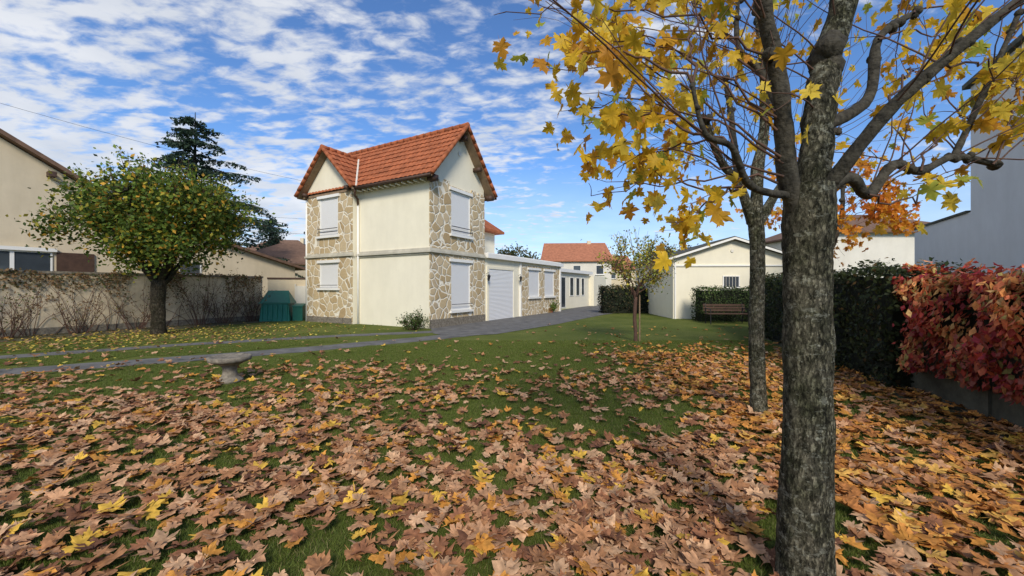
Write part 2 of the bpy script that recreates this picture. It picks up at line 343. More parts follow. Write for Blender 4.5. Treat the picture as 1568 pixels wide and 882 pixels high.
n=2600; P=np.zeros((n,3)); P[:,0]=rng.normal(-11.2,2.6,n); P[:,1]=rng.normal(12,1.9,n)-(P[:,0]+11.2)*-.35; P[:,2]=.03
quads('small_fallen_leaves',P,rng.uniform(.06,.11,n),np.tile([[0,0,1.]],(n,1))+rng.normal(0,.3,(n,3)),rng.uniform(0,6.28,n),pick(n,[(.5,.36,.06),(.36,.22,.08),(.2,.1,.05),(.45,.4,.08)],[3,2,2,1]),M_leafg,.7)

# ---------------- main house ----------------
house=empty('stone_and_render_house',(-3.045,14.5,0),ROT)
b=MB(); zr=8.05; tn=2.43/2.15; zt=zr-1.8*tn-.12
b.prism([(0,0),(3.6,0),(3.6,zt),(1.8,zr-.12),(0,zt)],'y',0,7.0)
bt0,bt1=3.93,6.95; tc=(bt0+bt1)/2; bz=7.46
b.prism([(bt0,0),(bt1,0),(bt1,bz-1.51-.12),(tc,bz-.12),(bt0,bz-1.51-.12)],'x',-.25,1.0)
b.obj('walls',M_cream,house)
def facade(b,plane,lo,hi,z0,z1,holes,axis,th,mi=0):
    cuts=sorted(holes); cur=lo
    def bx(a,c,e,f):
        if c-a<.01 or f-e<.01: return
        if axis=='y': b.box(a,c,plane-th,plane,e,f,mi)
        else: b.box(plane-th,plane,a,c,e,f,mi)
    for (a,c,e,f) in cuts:
        bx(cur,a,z0,z1); bx(a,c,z0,e); bx(a,c,f,z1); cur=c
    bx(cur,hi,z0,z1)
st=MB()
WY=[(1.2,2.5,.6,2.55)]; WY2=[(1.2,2.5,3.65,5.38)]
facade(st,0,-.03,3.6,.0,2.80,WY,'y',.05); facade(st,0,-.03,3.6,3.0,5.55,WY2,'y',.05)
WX=[(4.8,6.05,1.5,2.58)]; WX2=[(4.8,6.05,3.75,5.38)]
facade(st,-.25,bt0,bt1,0,2.80,WX,'x',.05); facade(st,-.25,bt0,bt1,3.0,5.55,WX2,'x',.05)
for (s0,s1) in ((0.05,.5),(.8,1.1),(2.6,2.9),(3.1,3.5)): st.box(s0,s1,-.045,-.001,5.55,5.55+random.uniform(.1,.25))
st.obj('stone_cladding',M_stone,house)
tr=MB()
tr.box(-.12,3.62,-.14,-.001,2.83,2.91); tr.box(-.12,-.001,-.001,bt0,2.83,2.91); tr.box(-.38,-.251,bt0-.08,bt1+.08,2.83,2.91)
tr.box(-.07,3.62,-.08,-.002,2.91,3.0); tr.box(-.07,-.002,-.002,bt0,2.91,3.0); tr.box(-.32,-.252,bt0-.03,bt1+.03,2.91,3.0)
tr.box(-.05,3.6,-.06,-.003,2.80,2.83); tr.box(-.05,-.003,-.003,bt0,2.76,2.83); tr.box(-.31,-.253,bt0-.02,bt1+.02,2.80,2.83)
tr.obj('string_course',M_course,house)
tr=MB()
def window(b,sh,plane,axis,a,c,z0,z1,lint=True,sill=True):
    def bx(bb,a_,c_,d0,d1,e,f,mi=0):
        if axis=='y': bb.box(a_,c_,plane-d1,plane-d0,e,f,mi)
        else: bb.box(plane-d1,plane-d0,a_,c_,e,f,mi)
    bx(sh,a+.05,c-.05,.002,.015,z0+.05,z1-.05)
    bx(b,a,a+.05,.002,.035,z0,z1); bx(b,c-.05,c,.002,.035,z0,z1); bx(b,a+.05,c-.05,.002,.033,z1-.05,z1); bx(b,a+.05,c-.05,.002,.033,z0,z0+.05)
    if lint: bx(b,a-.12,c+.12,.003,.11,z1,z1+.12)
    if sill: bx(b,a-.1,c+.1,.003,.15,z0-.09,z0)
sh=MB()
for (pl,ax,w) in [(0,'y',WY[0]),(0,'y',WY2[0]),(-.25,'x',WX[0]),(-.25,'x',WX2[0])]:
    window(tr,sh,pl,ax,*w)
tr.obj('window_trim',M_white,house); sh.obj('roller_shutters',M_shut,house)
rl=MB()
for z in (3.80,3.95):
    rl.tube([(1.15,-.13,z),(2.55,-.13,z)],.016,6); rl.tube([(-.38,4.75,z+.1),(-.38,6.1,z+.1)],.016,6)
rl.tube([(1.15,-.13,.85),(2.55,-.13,.85)],.014,6)
rl.tube([(-.38,4.75,1.62),(-.38,6.1,1.62)],.014,6)
rl.obj('window_railings',M_dark,house)
def tiles(name,p0,al,up,L,Hh,parent,pitch=.23,course=.33):
    al=Vector(al).normalized(); up=Vector(up).normalized(); n=al.cross(up)
    if n.z<0: n=-n
    nx=int(L/pitch*8); nc=int(Hh/course); vs=[]; rows=[]
    for c in range(nc):
        rows+=[(c*Hh/nc,.035),((c+1)*Hh/nc,.0)]
    for (h,e) in rows:
        for i in range(nx+1):
            l=i*L/nx; w=.028*(abs(math.sin(math.pi*l/pitch)))**.7
            vs.append(Vector(p0)+al*l+up*h+n*(w+e+random.uniform(-.002,.002)))
    b=MB(); b.add(vs,[(r*(nx+1)+i,r*(nx+1)+i+1,(r+1)*(nx+1)+i+1,(r+1)*(nx+1)+i) for r in range(len(rows)-1) for i in range(nx)])
    return b.obj(name,M_tile,parent)
sl=math.hypot(2.15,2.43)
tiles('roof_tiles_front',(-.35,-.42,5.62),(0,1,0),(2.15,0,2.43),7.75,sl,house)
tiles('roof_tiles_back',(3.95,-.42,5.62),(0,1,0),(-2.15,0,2.43),7.75,sl,house)
bh=1.86; sb=math.hypot(bh,bh)
tiles('bay_roof_tiles_right',(-.6,tc-bh,bz-bh),(1,0,0),(0,bh,bh),2.3,sb,house)
tiles('bay_roof_tiles_left',(-.6,tc+bh,bz-bh),(1,0,0),(0,-bh,bh),2.3,sb,house)
so=MB()
def slab(b,p0,p1,axis,a,c,th,mi=0):
    b.prism([p0,p1,(p1[0],p1[1]-th),(p0[0],p0[1]-th)],axis,a,c,mi)
slab(so,(-.33,5.60),(1.8,zr-.02),'y',-.38,7.28,.09); slab(so,(1.803,zr-.02),(3.93,5.60),'y',-.38,7.28,.09)
slab(so,(tc-bh+.02,bz-bh-.02),(tc-.002,bz-.02),'x',-.56,1.4,.08); slab(so,(tc+.002,bz-.02),(tc+bh-.02,bz-bh-.02),'x',-.56,1.4,.08)
so.obj('roof_soffit',M_soffit,house)
rc=MB()
def segs(a,c,r,n):
    a=Vector(a);c=Vector(c)
    for i in range(n):
        p=a.lerp(c,i/n); q=a.lerp(c,(i+1.08)/n); rc.tube([p,q],[r*1.12,r*.95],10)
segs((1.8,-.46,zr+.03),(1.8,7.35,zr+.03),.11,20)
segs((-.64,tc,bz+.03),(1.45,tc,bz+.03),.10,6)
for s0 in ((-.37,5.62),(3.97,5.62)): segs((s0[0],-.43,s0[1]+.0),(1.8,-.43,zr+.02),.075,9); segs((s0[0],7.33,s0[1]),(1.8,7.33,zr+.02),.075,9)
for t0 in (tc-bh,tc+bh): segs((-.61,t0,bz-bh),(-.61,tc,bz+.02),.075,8)
rc.obj('ridge_and_verge_tiles',M_tile,house,True)
vf=MB()
pts=[]
for i in range(8):
    t=tc-1.86+i*1.80/7; z=bz-abs(t-tc)
    pts.append(Vector(((z-5.62)/tn-.35-.02,t-.02,z+.05)))
vf.tube(pts,.040,6); vf.obj('valley_flashing',M_offw,house)
gt=MB()
gt.tube([(-.42,-.4,5.56),(-.42,tc-bh+.05,5.56)],.055,8); gt.tube([(4.02,-.4,5.56),(4.02,7.2,5.56)],.055,8)
for s,t in ((-.1,-.2),(3.7,-.2)): gt.box(s-.12,s+.12,-.40,-.055,5.42,5.62)
gt.box(1.72,1.88,-.36,-.002,7.5,7.68)
gt.box(2.75,2.9,-.36,-.002,6.5,6.66)
for t in (bt0+.1,bt1-.1): gt.box(-.55,-.305,t-.08,t+.08,5.55,5.7)
gt.tube([(-.42,3.6,5.5),(-.3,3.75,5.3),(-.10,3.82,5.2),(-.08,3.82,4.9)],.045,8)
gt.obj('gutters_and_brackets',M_brown,house,True)
dp=MB(); dp.tube([(-.08,3.82,4.95),(-.08,3.82,.0)],.045,8); dp.tube([(-.30,bt1+.03,5.4),(-.30,bt1+.03,0)],.04,8)
for i in range(12): dp.box(-.33,-.002,.15+i*.31,.19+i*.31,5.45,5.52)
dp.obj('downpipes',M_white,house,True)
b=MB(); b.tube([(1.8,-.003,7.0),(1.8,-.03,7.0)],.1,16); b.obj('gable_vent',M_offw,house)
b=MB(); b.box(-.07,3.6,-.09,-.052,0,.32); b.box(-.32,-.302,bt0,bt1,0,.25); b.obj('stone_plinth',M_urn,house)
# garage wing
b=MB(); b.box(3.602,12.4,0.0,5,0,2.86); b.box(12.402,20.5,.7,5,0,2.62); b.box(20.502,24,.3,4,0,2.5)
b.obj('garage_wing_walls',M_cream,house)
b=MB(); b.box(3.64,12.6,-.22,5.1,2.861,3.06); b.box(3.9,12.5,-.1,5.0,3.061,3.12); b.box(12.61,20.7,.45,5.1,2.621,2.85)
b.box(6.95,7.03,-.1,-.002,0,2.86); b.box(12.25,12.39,-.12,-.002,0,2.86)
sh=MB(); gl=MB()
for a,c in ((7.95,9.3),(10.0,11.4)): window(b,sh,0,'y',a,c,1.0,2.5,True,True)
for i,(a,c) in enumerate(((14.3,15.2),(16.0,16.8),(17.3,18.1),(18.5,19.2))):
    window(b,gl,.7,'y',a,c,.9 if i else .1,2.3,False,False)
b.box(12.7,13.7,.64,.698,0,2.3)
b.obj('flat_roof_fascia_and_frames',M_white,house); sh.obj('garage_wing_shutters',M_shut,house); gl.obj('sunroom_glass',M_glass,house)
b=MB(); facade(b,0,7.1,12.24,0,2.72,[(7.95,9.3,1.0,2.5),(10.0,11.4,1.0,2.5)],'y',.05); b.obj('garage_wing_stone',M_stone,house)
b=MB(); b.box(3.95,6.25,-.03,-.002,0,2.38); b.obj('garage_door',M_gdoor,house)
b=MB(); b.box(3.8,3.949,-.06,-.002,0,2.5); b.box(6.251,6.4,-.06,-.002,0,2.5); b.box(3.95,6.25,-.06,-.002,2.381,2.5); b.obj('garage_door_frame',M_cream,house)
b=MB()
for s in (3.72,6.75):
    b.tube([(s,-.06,2.15),(s,-.2,2.2),(s,-.2,2.1)],.012,6); b.lathe([(.03,1.82),(.07,2.02),(.09,2.03),(.02,2.12)],s,-.2,8)
b.obj('wall_lanterns',M_dark,house)
b=MB(); b.box(3.602,7.4,1.8,6.0,2.87,4.5); b.obj('rear_wing_walls',M_cream,house)
def hip(name,x0,x1,y0,y1,z,h,m,parent,ov=.35,hk=.9):
    x0-=ov;x1+=ov;y0-=ov;y1+=ov; L=x1-x0; D=y1-y0; k=min(L,D)/2
    if L>=D: r0=(x0+k*hk,(y0+y1)/2); r1=(x1-k*hk,(y0+y1)/2)
    else: r0=((x0+x1)/2,y0+k*hk); r1=((x0+x1)/2,y1-k*hk)
    b=MB(); v=[(x0,y0,z),(x1,y0,z),(x1,y1,z),(x0,y1,z),(*r0,z+h),(*r1,z+h),(x0,y0,z-.12),(x1,y0,z-.12),(x1,y1,z-.12),(x0,y1,z-.12)]
    if L>=D: f=[(0,1,5,4),(1,2,5),(2,3,4,5),(3,0,4)]
    else: f=[(0,1,4),(1,2,5,4),(2,3,5),(3,0,4,5)]
    b.add(v,f+[(0,6,7,1),(1,7,8,2),(2,8,9,3),(3,9,6,0),(6,9,8,7)]); return b.obj(name,m,parent)
hip('rear_wing_roof',3.9,7.4,1.8,6.0,4.62,1.7,M_tile,house,.4)
b=MB(); b.tube([(5.4,2.6,3.15),(5.4,2.6,3.5)],.08,8); b.obj('roof_vent',M_conc,house)

# ---------------- left wall & neighbours ----------------
b=MB(); A=Vector((-15.5,11.84,0)); 
wl=empty('garden_wall',(A.x,A.y,0),ROT)
b.box(-9,7.6,0,.22,0,1.97); b.obj('wall_body',M_wallc,wl)
b=MB(); b.box(-9,7.62,-.05,.27,1.972,2.05); b.box(-9,7.6,-.02,-.001,0,.22); b.obj('wall_coping',M_urn,wl)
wl2=empty('boundary_wall',(-11.6,18.6,0),math.radians(20))
b=MB(); b.box(0,5,0,.2,0,1.92); b.obj('wall_body',M_cream2,wl2); b=MB(); b.box(-.02,5,-.03,.23,1.922,2.0); b.obj('coping',M_brown,wl2)
b=MB(); b.box(1.2,2.1,-.06,-.002,.0,1.6); b.box(1.15,1.2,-.08,-.002,0,1.7);b.obj('side_gate',M_offw,wl2)
nA=empty('neighbour_gable_house',(-18.1,13.3,0),ROT)
b=MB(); b.prism([(-10.5,0),(4.5,0),(4.5,4.25),(-3,8.9),(-10.5,4.25)],'y',0,10); b.obj('walls',M_cream2,nA)
b=MB(); slab(b,(-3.0,9.12),(4.95,4.15),'y',-.35,10.3,.16); slab(b,(-10.9,4.15),(-3.002,9.12),'y',-.35,10.3,.16); b.obj('roof',M_tileb,nA)
b=MB(); 
for t in (-.6,1.6,3.6): 
    z=8.9-(t+3)*.62-.3; b.box(t-.1,t+.1,-.34,-.002,z-.1,z+.08)
b.box(1.75,2.75,-.06,-.002,1.6,2.85); b.box(-3.2,-2.2,-.06,-.002,1.6,2.85); b.obj('brown_shutters',M_brown,nA)
b=MB(); g2=MB(); window(b,g2,0,'y',-2.1,-.25,1.6,2.85,False); window(b,g2,0,'y',-.2,.7,1.6,2.85,False); window(b,g2,0,'y',.7,1.65,1.6,2.85,False); b.box(-2.2,1.75,-.12,-.04,2.852,2.98); b.obj('window_frames',M_white,nA); g2.obj('window_glass',M_glass,nA)
nB=empty('neighbour_annex',(-18.1,13.3,0),ROT)
b=MB(); b.prism([(4.502,0),(11.2,0),(11.2,2.72),(4.502,4.55)],'y',.3,8); b.obj('walls',M_cream2,nB)
b=MB(); slab(b,(4.3,4.72),(11.7,2.70),'y',0,8.2,.14); b.obj('roof',M_tileb,nB)
b=MB(); g2=MB(); window(b,g2,.3,'y',5.6,6.5,2.1,2.7,False); b.obj('window_frame',M_white,nB); g2.obj('window_glass',M_glass,nB)
def simple_house(name,x,y,w,d,h,rh,rot,mw,mr,wins=True,hk=.9):
    e=empty(name,(x,y,0),math.radians(rot)); b=MB(); b.box(-w/2,w/2,-d/2,d/2,0,h)
    b.obj('walls',mw,e); hip('roof',-w/2,w/2,-d/2,d/2,h+.12,rh,mr,e,.35,hk)
    if wins:
        f=MB(); g2=MB(); k=max(1,int(w/3))
        for i in range(k):
            c=-w/2+(i+.5)*w/k; window(f,g2,-d/2,'y',c-.5,c+.5,h-1.7,h-.5,False)
        f.obj('window_frames',M_white,e); g2.obj('window_glass',M_glass,e)
    b=MB(); b.box(w*.2,w*.2+.5,-.3,.3,h+rh*.4,h+rh+.4); b.obj('chimney',M_cream2,e); return e
simple_house('neighbour_bungalow',-22,39,9,8,3.6,2.2,20,M_cream2,M_tileb)
simple_house('orange_roof_house',8.9,56,9.0,8,5.0,2.8,-4,M_offw,M_tileo,True,.12)
simple_house('orange_roof_house',18,80,12,9,5,3,0,M_cream2,M_tileo,True,.2)
simple_house('brown_roof_house',25.2,29,10,8,5.0,1.8,0,M_offw,M_tileb,False)
simple_house('brown_roof_house',42,44,12,9,5.2,3,10,M_cream2,M_tileb)
simple_house('brown_roof_house',-36,62,12,9,6,3,10,M_cream2,M_tileb)
ob=empty('cream_outbuilding',(7.85,19.1,0),math.radians(-3))
b=MB(); b.prism([(0,0),(5.6,0),(5.6,2.95),(2.8,3.85),(0,2.95)],'y',0,7); b.obj('walls',M_cream,ob)
b=MB(); slab(b,(-.3,2.98),(2.8,3.99),'y',-.25,7.2,.1); slab(b,(2.802,3.99),(5.9,2.98),'y',-.25,7.2,.1); b.obj('roof',M_conc,ob)
b=MB(); slab(b,(-.32,2.93),(2.8,3.94),'y',-.30,-.255,.10); slab(b,(2.802,3.94),(5.92,2.93),'y',-.30,-.255,.10)
b.box(.0,5.6,-.06,-.002,2.55,2.62); g2=MB(); window(b,g2,0,'y',2.35,3.15,1.5,2.1,False); window(b,g2,0,'y',4.9,5.5,1.5,2.05,False)
b.box(.05,.12,-.08,-.002,0,2.9)
b.obj('frames_and_trim',M_white,ob); g2.obj('window_glass',M_glass,ob)
b=MB()
for i in range(4): b.box(2.48+i*.15,2.495+i*.15,-.06,-.05,1.5,2.1)
b.tube([(2.8,-.04,3.3),(2.8,-.002,3.3)],.08,10); b.obj('window_bars',M_offw,ob)
tl=empty('tall_rendered_house',(15.1,12.9,0),ROT)
b=MB(); b.box(-9,0,-8,0,0,8.1); b.box(.002,4.6,-6,0,0,4.0); b.obj('walls',M_greyw,tl)
b=MB(); b.box(-9.1,.15,-8.1,.15,8.101,8.25); b.box(.152,4.7,-6.1,.06,4.001,4.08); b.obj('coping',M_conc,tl)
RD=math.atan2(.942,.334)
rw=empty('concrete_fence_wall',(4.7,2.5,0),RD)
b=MB(); b.box(-4,12,-.15,0,0,.85)
for i in range(9): b.box(-4+i*2,-3.86+i*2,-.165,.03,0,.95)
b.obj('wall_body',M_conc,rw)

# ---------------- vegetation helpers ----------------
def hedge(name,org,rot,L,wd,z0,z1,n,size,pal,w,bulge=.12,core=M_core,flop=0,parent=None):
    e=empty(name,org,rot); b=MB(); m=.12
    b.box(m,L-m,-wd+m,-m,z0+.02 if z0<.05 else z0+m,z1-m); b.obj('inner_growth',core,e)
    P=np.zeros((n,3)); Nn=np.zeros((n,3))
    ar=np.array([L*(z1-z0),L*(z1-z0),L*wd,wd*(z1-z0),wd*(z1-z0)]); side=rng.choice(5,n,p=ar/ar.sum())
    u=rng.random(n)*L; v=rng.random(n)*wd; z=z0+rng.random(n)*(z1-z0); dp=rng.normal(0,.05,n)
    for k in range(5):
        i=side==k
        if k==0: P[i]=np.stack([u[i],0*u[i]+dp[i],z[i]],1); Nn[i]=[0,1,0]
        if k==1: P[i]=np.stack([u[i],0*u[i]-wd+dp[i],z[i]],1); Nn[i]=[0,-1,0]
        if k==2: P[i]=np.stack([u[i],-v[i],z1+dp[i]],1); Nn[i]=[0,0,1]
        if k==3: P[i]=np.stack([0*u[i]+dp[i],-v[i],z[i]],1); Nn[i]=[-1,0,0]
        if k==4: P[i]=np.stack([L+dp[i],-v[i],z[i]],1); Nn[i]=[1,0,0]
    nz=np.array([mnoise.noise(Vector((p[0]*1.6,p[1]*1.6,p[2]*2.2)))+.4*mnoise.noise(Vector((p[0]*4.5,p[1]*4.5,p[2]*5))) for p in P]); P+=Nn*(nz*bulge*2)[:,None]
    P[:,2]=np.maximum(P[:,2],z0 if z0<.1 else 0.1)
    nn=Nn+rng.normal(0,.55,(n,3)); nn[:,2]+=flop
    c=pick(n,pal,w)
    if flop: # autumn colour turns in patches, more orange towards the top
        k2=np.array([mnoise.noise(Vector((p[0]*2.2+5,p[1]*2,p[2]*2.2))) for p in P])+(P[:,2]-z0)/(z1-z0)*.35-.15
        i=k2+rng.normal(0,.12,n)>.10; c[i]=pick(int(i.sum()),[(.62,.27,.09),(.58,.18,.08),(.50,.32,.13),(.30,.24,.07)],[4,3,2,1])
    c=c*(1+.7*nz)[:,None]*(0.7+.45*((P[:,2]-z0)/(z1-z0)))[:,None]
    quads('leaves',P,rng.uniform(.6,1.4,n)*size,nn,rng.uniform(0,6.28,n) if not flop else rng.normal(0,.5,n),np.clip(c,.003,1),M_fol,.6,e); return e
G=[(.045,.075,.02),(.065,.10,.028),(.03,.05,.015),(.10,.12,.03)]
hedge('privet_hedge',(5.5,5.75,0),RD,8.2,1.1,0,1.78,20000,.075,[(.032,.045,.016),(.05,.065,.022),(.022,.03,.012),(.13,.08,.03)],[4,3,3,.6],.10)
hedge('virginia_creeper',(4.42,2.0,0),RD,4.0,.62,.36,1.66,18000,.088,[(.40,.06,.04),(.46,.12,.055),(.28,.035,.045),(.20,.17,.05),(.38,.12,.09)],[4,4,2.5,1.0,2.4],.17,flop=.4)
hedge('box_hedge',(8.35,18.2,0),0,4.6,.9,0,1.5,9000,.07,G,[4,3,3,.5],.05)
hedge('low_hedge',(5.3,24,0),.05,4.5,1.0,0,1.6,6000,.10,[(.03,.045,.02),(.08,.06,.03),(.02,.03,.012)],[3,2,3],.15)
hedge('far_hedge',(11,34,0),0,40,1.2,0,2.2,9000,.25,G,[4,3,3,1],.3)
def shrub(name,x,y,h,spread,nst,nleaf,pal,w,size=.07,z0=0):
    e=empty(name,(x,y,z0)); b=MB(); pts=[]
    for i in range(nst):
        a=random.uniform(0,6.28); r=random.uniform(.0,.18)*spread; d=Vector((math.cos(a)*spread*.55,math.sin(a)*spread*.35,h)).normalized()
        L=h*random.uniform(.7,1.1); q=wander((math.cos(a)*r,math.sin(a)*r,0),d,L,7,.12,(0,0,.02)); b.tube(q,taper(.012,.004,len(q)),4,cap=False); pts+=q[2:]
        for k in range(3):
            s=random.choice(q[2:]); q2=wander(s,Vector((random.gauss(0,1),random.gauss(0,1),1.2)),L*.35,4,.15); b.tube(q2,taper(.006,.003,len(q2)),3,cap=False); pts+=q2
    b.obj('stems',M_twig,e)
    i=rng.integers(0,len(pts),nleaf); P=np.array([tuple(p) for p in pts])[i]+rng.normal(0,.06,(nleaf,3)); P[:,2]=np.maximum(P[:,2],.03)
    quads('leaves',P,rng.uniform(.7,1.3,nleaf)*size,rnd_n(nleaf),rng.uniform(0,6.28,nleaf),pick(nleaf,pal,w),M_fol,.6,e); return e
AP=[(.17,.14,.05),(.22,.13,.06),(.12,.07,.035),(.09,.12,.03)]
for i,(k,hh) in enumerate([(-5.5,1.6),(-3.5,1.5),(-1.2,1.7),(0.1,1.6),(1.5,1.5),(3.0,1.7),(4.9,2.0),(5.8,1.8),(6.8,1.8)]):
    p=A+U1*k-U2*random.uniform(.45,.7); shrub('bare_shrub',p.x,p.y,hh,1.5,20,260 if i<6 else 420,AP,[3,3,3,1.5],.07)
n=5200; P=np.zeros((n,3)); P[:,0]=rng.uniform(-9,7.5,n); P[:,2]=2.10-np.abs(rng.normal(0,.42,n)); P[:,1]=-.06-np.abs(rng.normal(0,.05,n))
P=P[[i for i in range(n) if mnoise.noise(Vector((P[i,0]*1.3,0,P[i,2]*1.5)))>-.02 and P[i,2]>.1]]; n=len(P)
wc=empty('wall_climber',(A.x,A.y,0),ROT)
quads('leaves',P,rng.uniform(.05,.11,n),np.tile([[0,-1.,.3]],(n,1))+rng.normal(0,.4,(n,3)),rng.uniform(0,6.28,n),pick(n,[(.20,.12,.06),(.13,.10,.04),(.28,.17,.08),(.08,.09,.035)],[3,3,2,2]),M_fol,.7,wc)
b=MB()
for i in range(55):
    s=random.uniform(-9,7.4); q=wander((s,-.05,0),(random.gauss(0,.4),0,1),random.uniform(1.2,2.1),8,.14); q=[Vector((p.x,-.04,max(0,p.z))) for p in q]; b.tube(q,taper(.010,.004,9),4,cap=False)
b.obj('stems',M_twig,wc)
shrub('corner_bush',-3.55,14.0,.62,.9,20,1500,[(.05,.09,.022),(.09,.13,.03)],[3,2],.06)
shrub('potted_shrub',2.35,23.9,.7,.8,16,700,[(.09,.16,.03),(.16,.2,.04)],[3,2],.09)

def clumptree(name,x,y,trunk_r,fork,crown_c,crown_r,ncl,per,lsize,pal,w,barkm,clr=.42):
    e=empty(name,(x,y,0)); b=MB()
    tp=[Vector((0,0,-.05)),Vector((.0,0,.3)),Vector((-.03,0,fork*.5)),Vector((0,0,fork))]
    tp2=[]; 
    for i in range(3):
        for k in range(4): tp2.append(tp[i].lerp(tp[i+1],k/4))
    tp2.append(tp[3]); b.tube(tp2,[trunk_r*(1.35 if i==0 else 1.1 if i<3 else 1) for i in range(len(tp2))],14,nz=.18,nsc=5)
    cc=Vector(crown_c); cls=[]
    while len(cls)<ncl:
        v=Vector((random.uniform(-1,1),random.uniform(-1,1),random.uniform(-1,1)))
        if v.length>1 or v.length<.35: continue
        if v.z<-.5 and (v.x**2+v.y**2)**.5<.35: continue
        k=.86+.22*mnoise.noise(v*2.3+Vector((x,y,0)))
        cls.append(cc+Vector((v.x*crown_r[0],v.y*crown_r[1],v.z*crown_r[2]))*k)
    limbs=[]
    for i in range(9):
        a=i/9*6.28+random.uniform(-.3,.3); en=cc+Vector((math.cos(a)*crown_r[0]*.6,math.sin(a)*crown_r[1]*.6,random.uniform(-.25,.5)*crown_r[2]))
        st_=Vector((0,0,fork*random.uniform(.85,1))); mid=st_.lerp(en,.45)+Vector((0,0,.15)); q=bez(st_,mid,en,8,.04); b.tube(q,taper(trunk_r*.5,trunk_r*.15,8),7,nz=.15); limbs+=q[3:]
    for c in cls:
        s=min(limbs,key=lambda p:(p-c).length+random.uniform(0,.6)); q=bez(s,(s+c)/2+Vector((0,0,.1)),c,5,.02); b.tube(q,taper(min(.022,trunk_r*.2),.005,5),4,cap=False)
    b.obj('trunk_and_branches',barkm,e,True)
    n=ncl*per; ci=rng.integers(0,ncl,n); C=np.array([tuple(c) for c in cls]); P=C[ci]+rng.normal(0,clr*.55,(n,3))
    cj=rng.uniform(.55,1.3,ncl)[ci][:,None]; hgt=np.clip((P[:,2:3]-cc.z)/crown_r[2],-1,1)
    quads('leaves',P,rng.uniform(.7,1.3,n)*lsize,rnd_n(n)+[0,0,.6],rng.uniform(0,6.28,n),pick(n,pal,w)*cj*(1+.15*hgt),M_fol,.62,e)
    return e,cls,cc
e,cls,cc=clumptree('plum_tree',-11.45,12.7,.19,1.75,(.0,0,3.65),(2.8,2.4,1.85),190,95,.13,[(.11,.17,.028),(.16,.22,.035),(.055,.095,.02),(.38,.33,.04),(.50,.27,.035)],[5,4,3,2.0,1.2],M_bark2,.44)
b=MB(); pts=[]
for c in cls:
    if c.z>cc.z+.3 or random.random()<.3:
        for _ in range(2):
            d=(c-cc).normalized()*.7+Vector((random.gauss(0,.2),random.gauss(0,.2),1)); q=wander(c,d,random.uniform(.4,.8),5,.08); b.tube(q,taper(.009,.004,6),4,cap=False); pts+=q[1:]
b.obj('water_shoots',M_twig,e)
n=3000;P=np.array([tuple(p) for p in pts])[rng.integers(0,len(pts),n)]+rng.normal(0,.07,(n,3))
quads('shoot_leaves',P,rng.uniform(.07,.13,n),rnd_n(n),rng.uniform(0,6.28,n),pick(n,[(.12,.17,.03),(.34,.29,.04),(.08,.12,.022)],[4,2,2]),M_fol,.6,e)

def conifer(name,x,y,h,rad,pal,layers=24,per=9,z0=1.5,droop=.25,dens=46,size=.34,pw=.8,whorl=False):
    e=empty(name,(x,y,0)); b=MB(); b.tube([(0,0,0),(0,0,h*.5),(.05,0,h-.35)],[h*.022,h*.013,.02],8)
    P=[]
    for l in range(layers):
        zc=z0+(h-z0-.2)*l/layers; R0=rad*(1-(zc-z0)/(h-z0))**pw+.25
        for k in range(per):
            z=zc+random.uniform(-.2,.2); R=R0
            a=random.uniform(0,6.28); L=R*random.uniform(.5,1.15); d=Vector((math.cos(a),math.sin(a),random.uniform(.05,.35)))
            q=wander((0,0,z),d,L,7,.05,(0,0,-droop*.22)); b.tube(q,taper(.05*L/rad+.02,.012,8),4,cap=False)
            m=int(dens*L/rad)+6
            for j in range(m):
                t=random.uniform(.12,1)*6.99; i=int(t); p=q[i].lerp(q[i+1],t-i); wdt=(.36 if whorl else .42)*(1-abs(t/7-.55))*L/rad*1.3+.06
                side=Vector((-d.y,d.x,0))*random.gauss(0,wdt); P.append(tuple(p+side+Vector((0,0,-abs(random.gauss(0,.15))-side.length*.2))))
    b.obj('trunk_and_branches',M_bark2,e)
    P=np.array(P); n=len(P); nn=rng.normal(0,.8,(n,3)); nn[:,2]+=.7
    quads('needles',P,rng.uniform(.6,1.3,n)*size,nn,rng.uniform(0,6.28,n),pick(n,pal,[1]*len(pal),.3),M_fol,.45,e)
CP=[(.04,.07,.045),(.06,.10,.06),(.025,.045,.03)]
conifer('cedar_tree',-24.3,30,15.3,8.0,CP,layers=15,per=9,z0=2.5,droop=.34,dens=300,size=.30,pw=.8,whorl=True)
conifer('cypress_tree',-26,42,9.5,3,CP,layers=16)
conifer('cypress_tree',34,36,6.5,1.4,CP,layers=16); conifer('cypress_tree',36.3,36.5,6.0,1.4,CP,layers=16)
P=[];C=[]
for i in range(80):
    x=random.uniform(-75,110); y=random.uniform(80,110); hh=random.uniform(6,12) 
    if -6<x<14: hh=random.uniform(7,10.5)
    col=random.choice([(.06,.08,.035),(.08,.09,.04),(.13,.10,.04),(.045,.07,.035),(.12,.085,.055)])
    for k in range(360):
        v=rng.normal(0,.45,3); P.append((x+v[0]*4.5,y+v[1]*3,max(.2,hh*.55+v[2]*hh*.45))); C.append(np.array(col)*random.uniform(.6,1.3))
P=np.array(P);n=len(P); quads('distant_trees',P,rng.uniform(.4,1.0,n),rnd_n(n),rng.uniform(0,6.28,n),np.array(C),M_fol,.7)
clumptree('garden_tree',0.8,47,.2,2,(0,0,4.3),(3,3,2.4),60,60,.3,[(.06,.08,.03),(.1,.1,.04),(.14,.10,.04)],[3,2,1],M_bark2,.7)
clumptree('garden_tree',17.5,46,.2,2,(0,0,4.2),(3,3,2.3),60,60,.3,[(.07,.08,.03),(.16,.14,.04)],[3,2],M_bark2,.7)
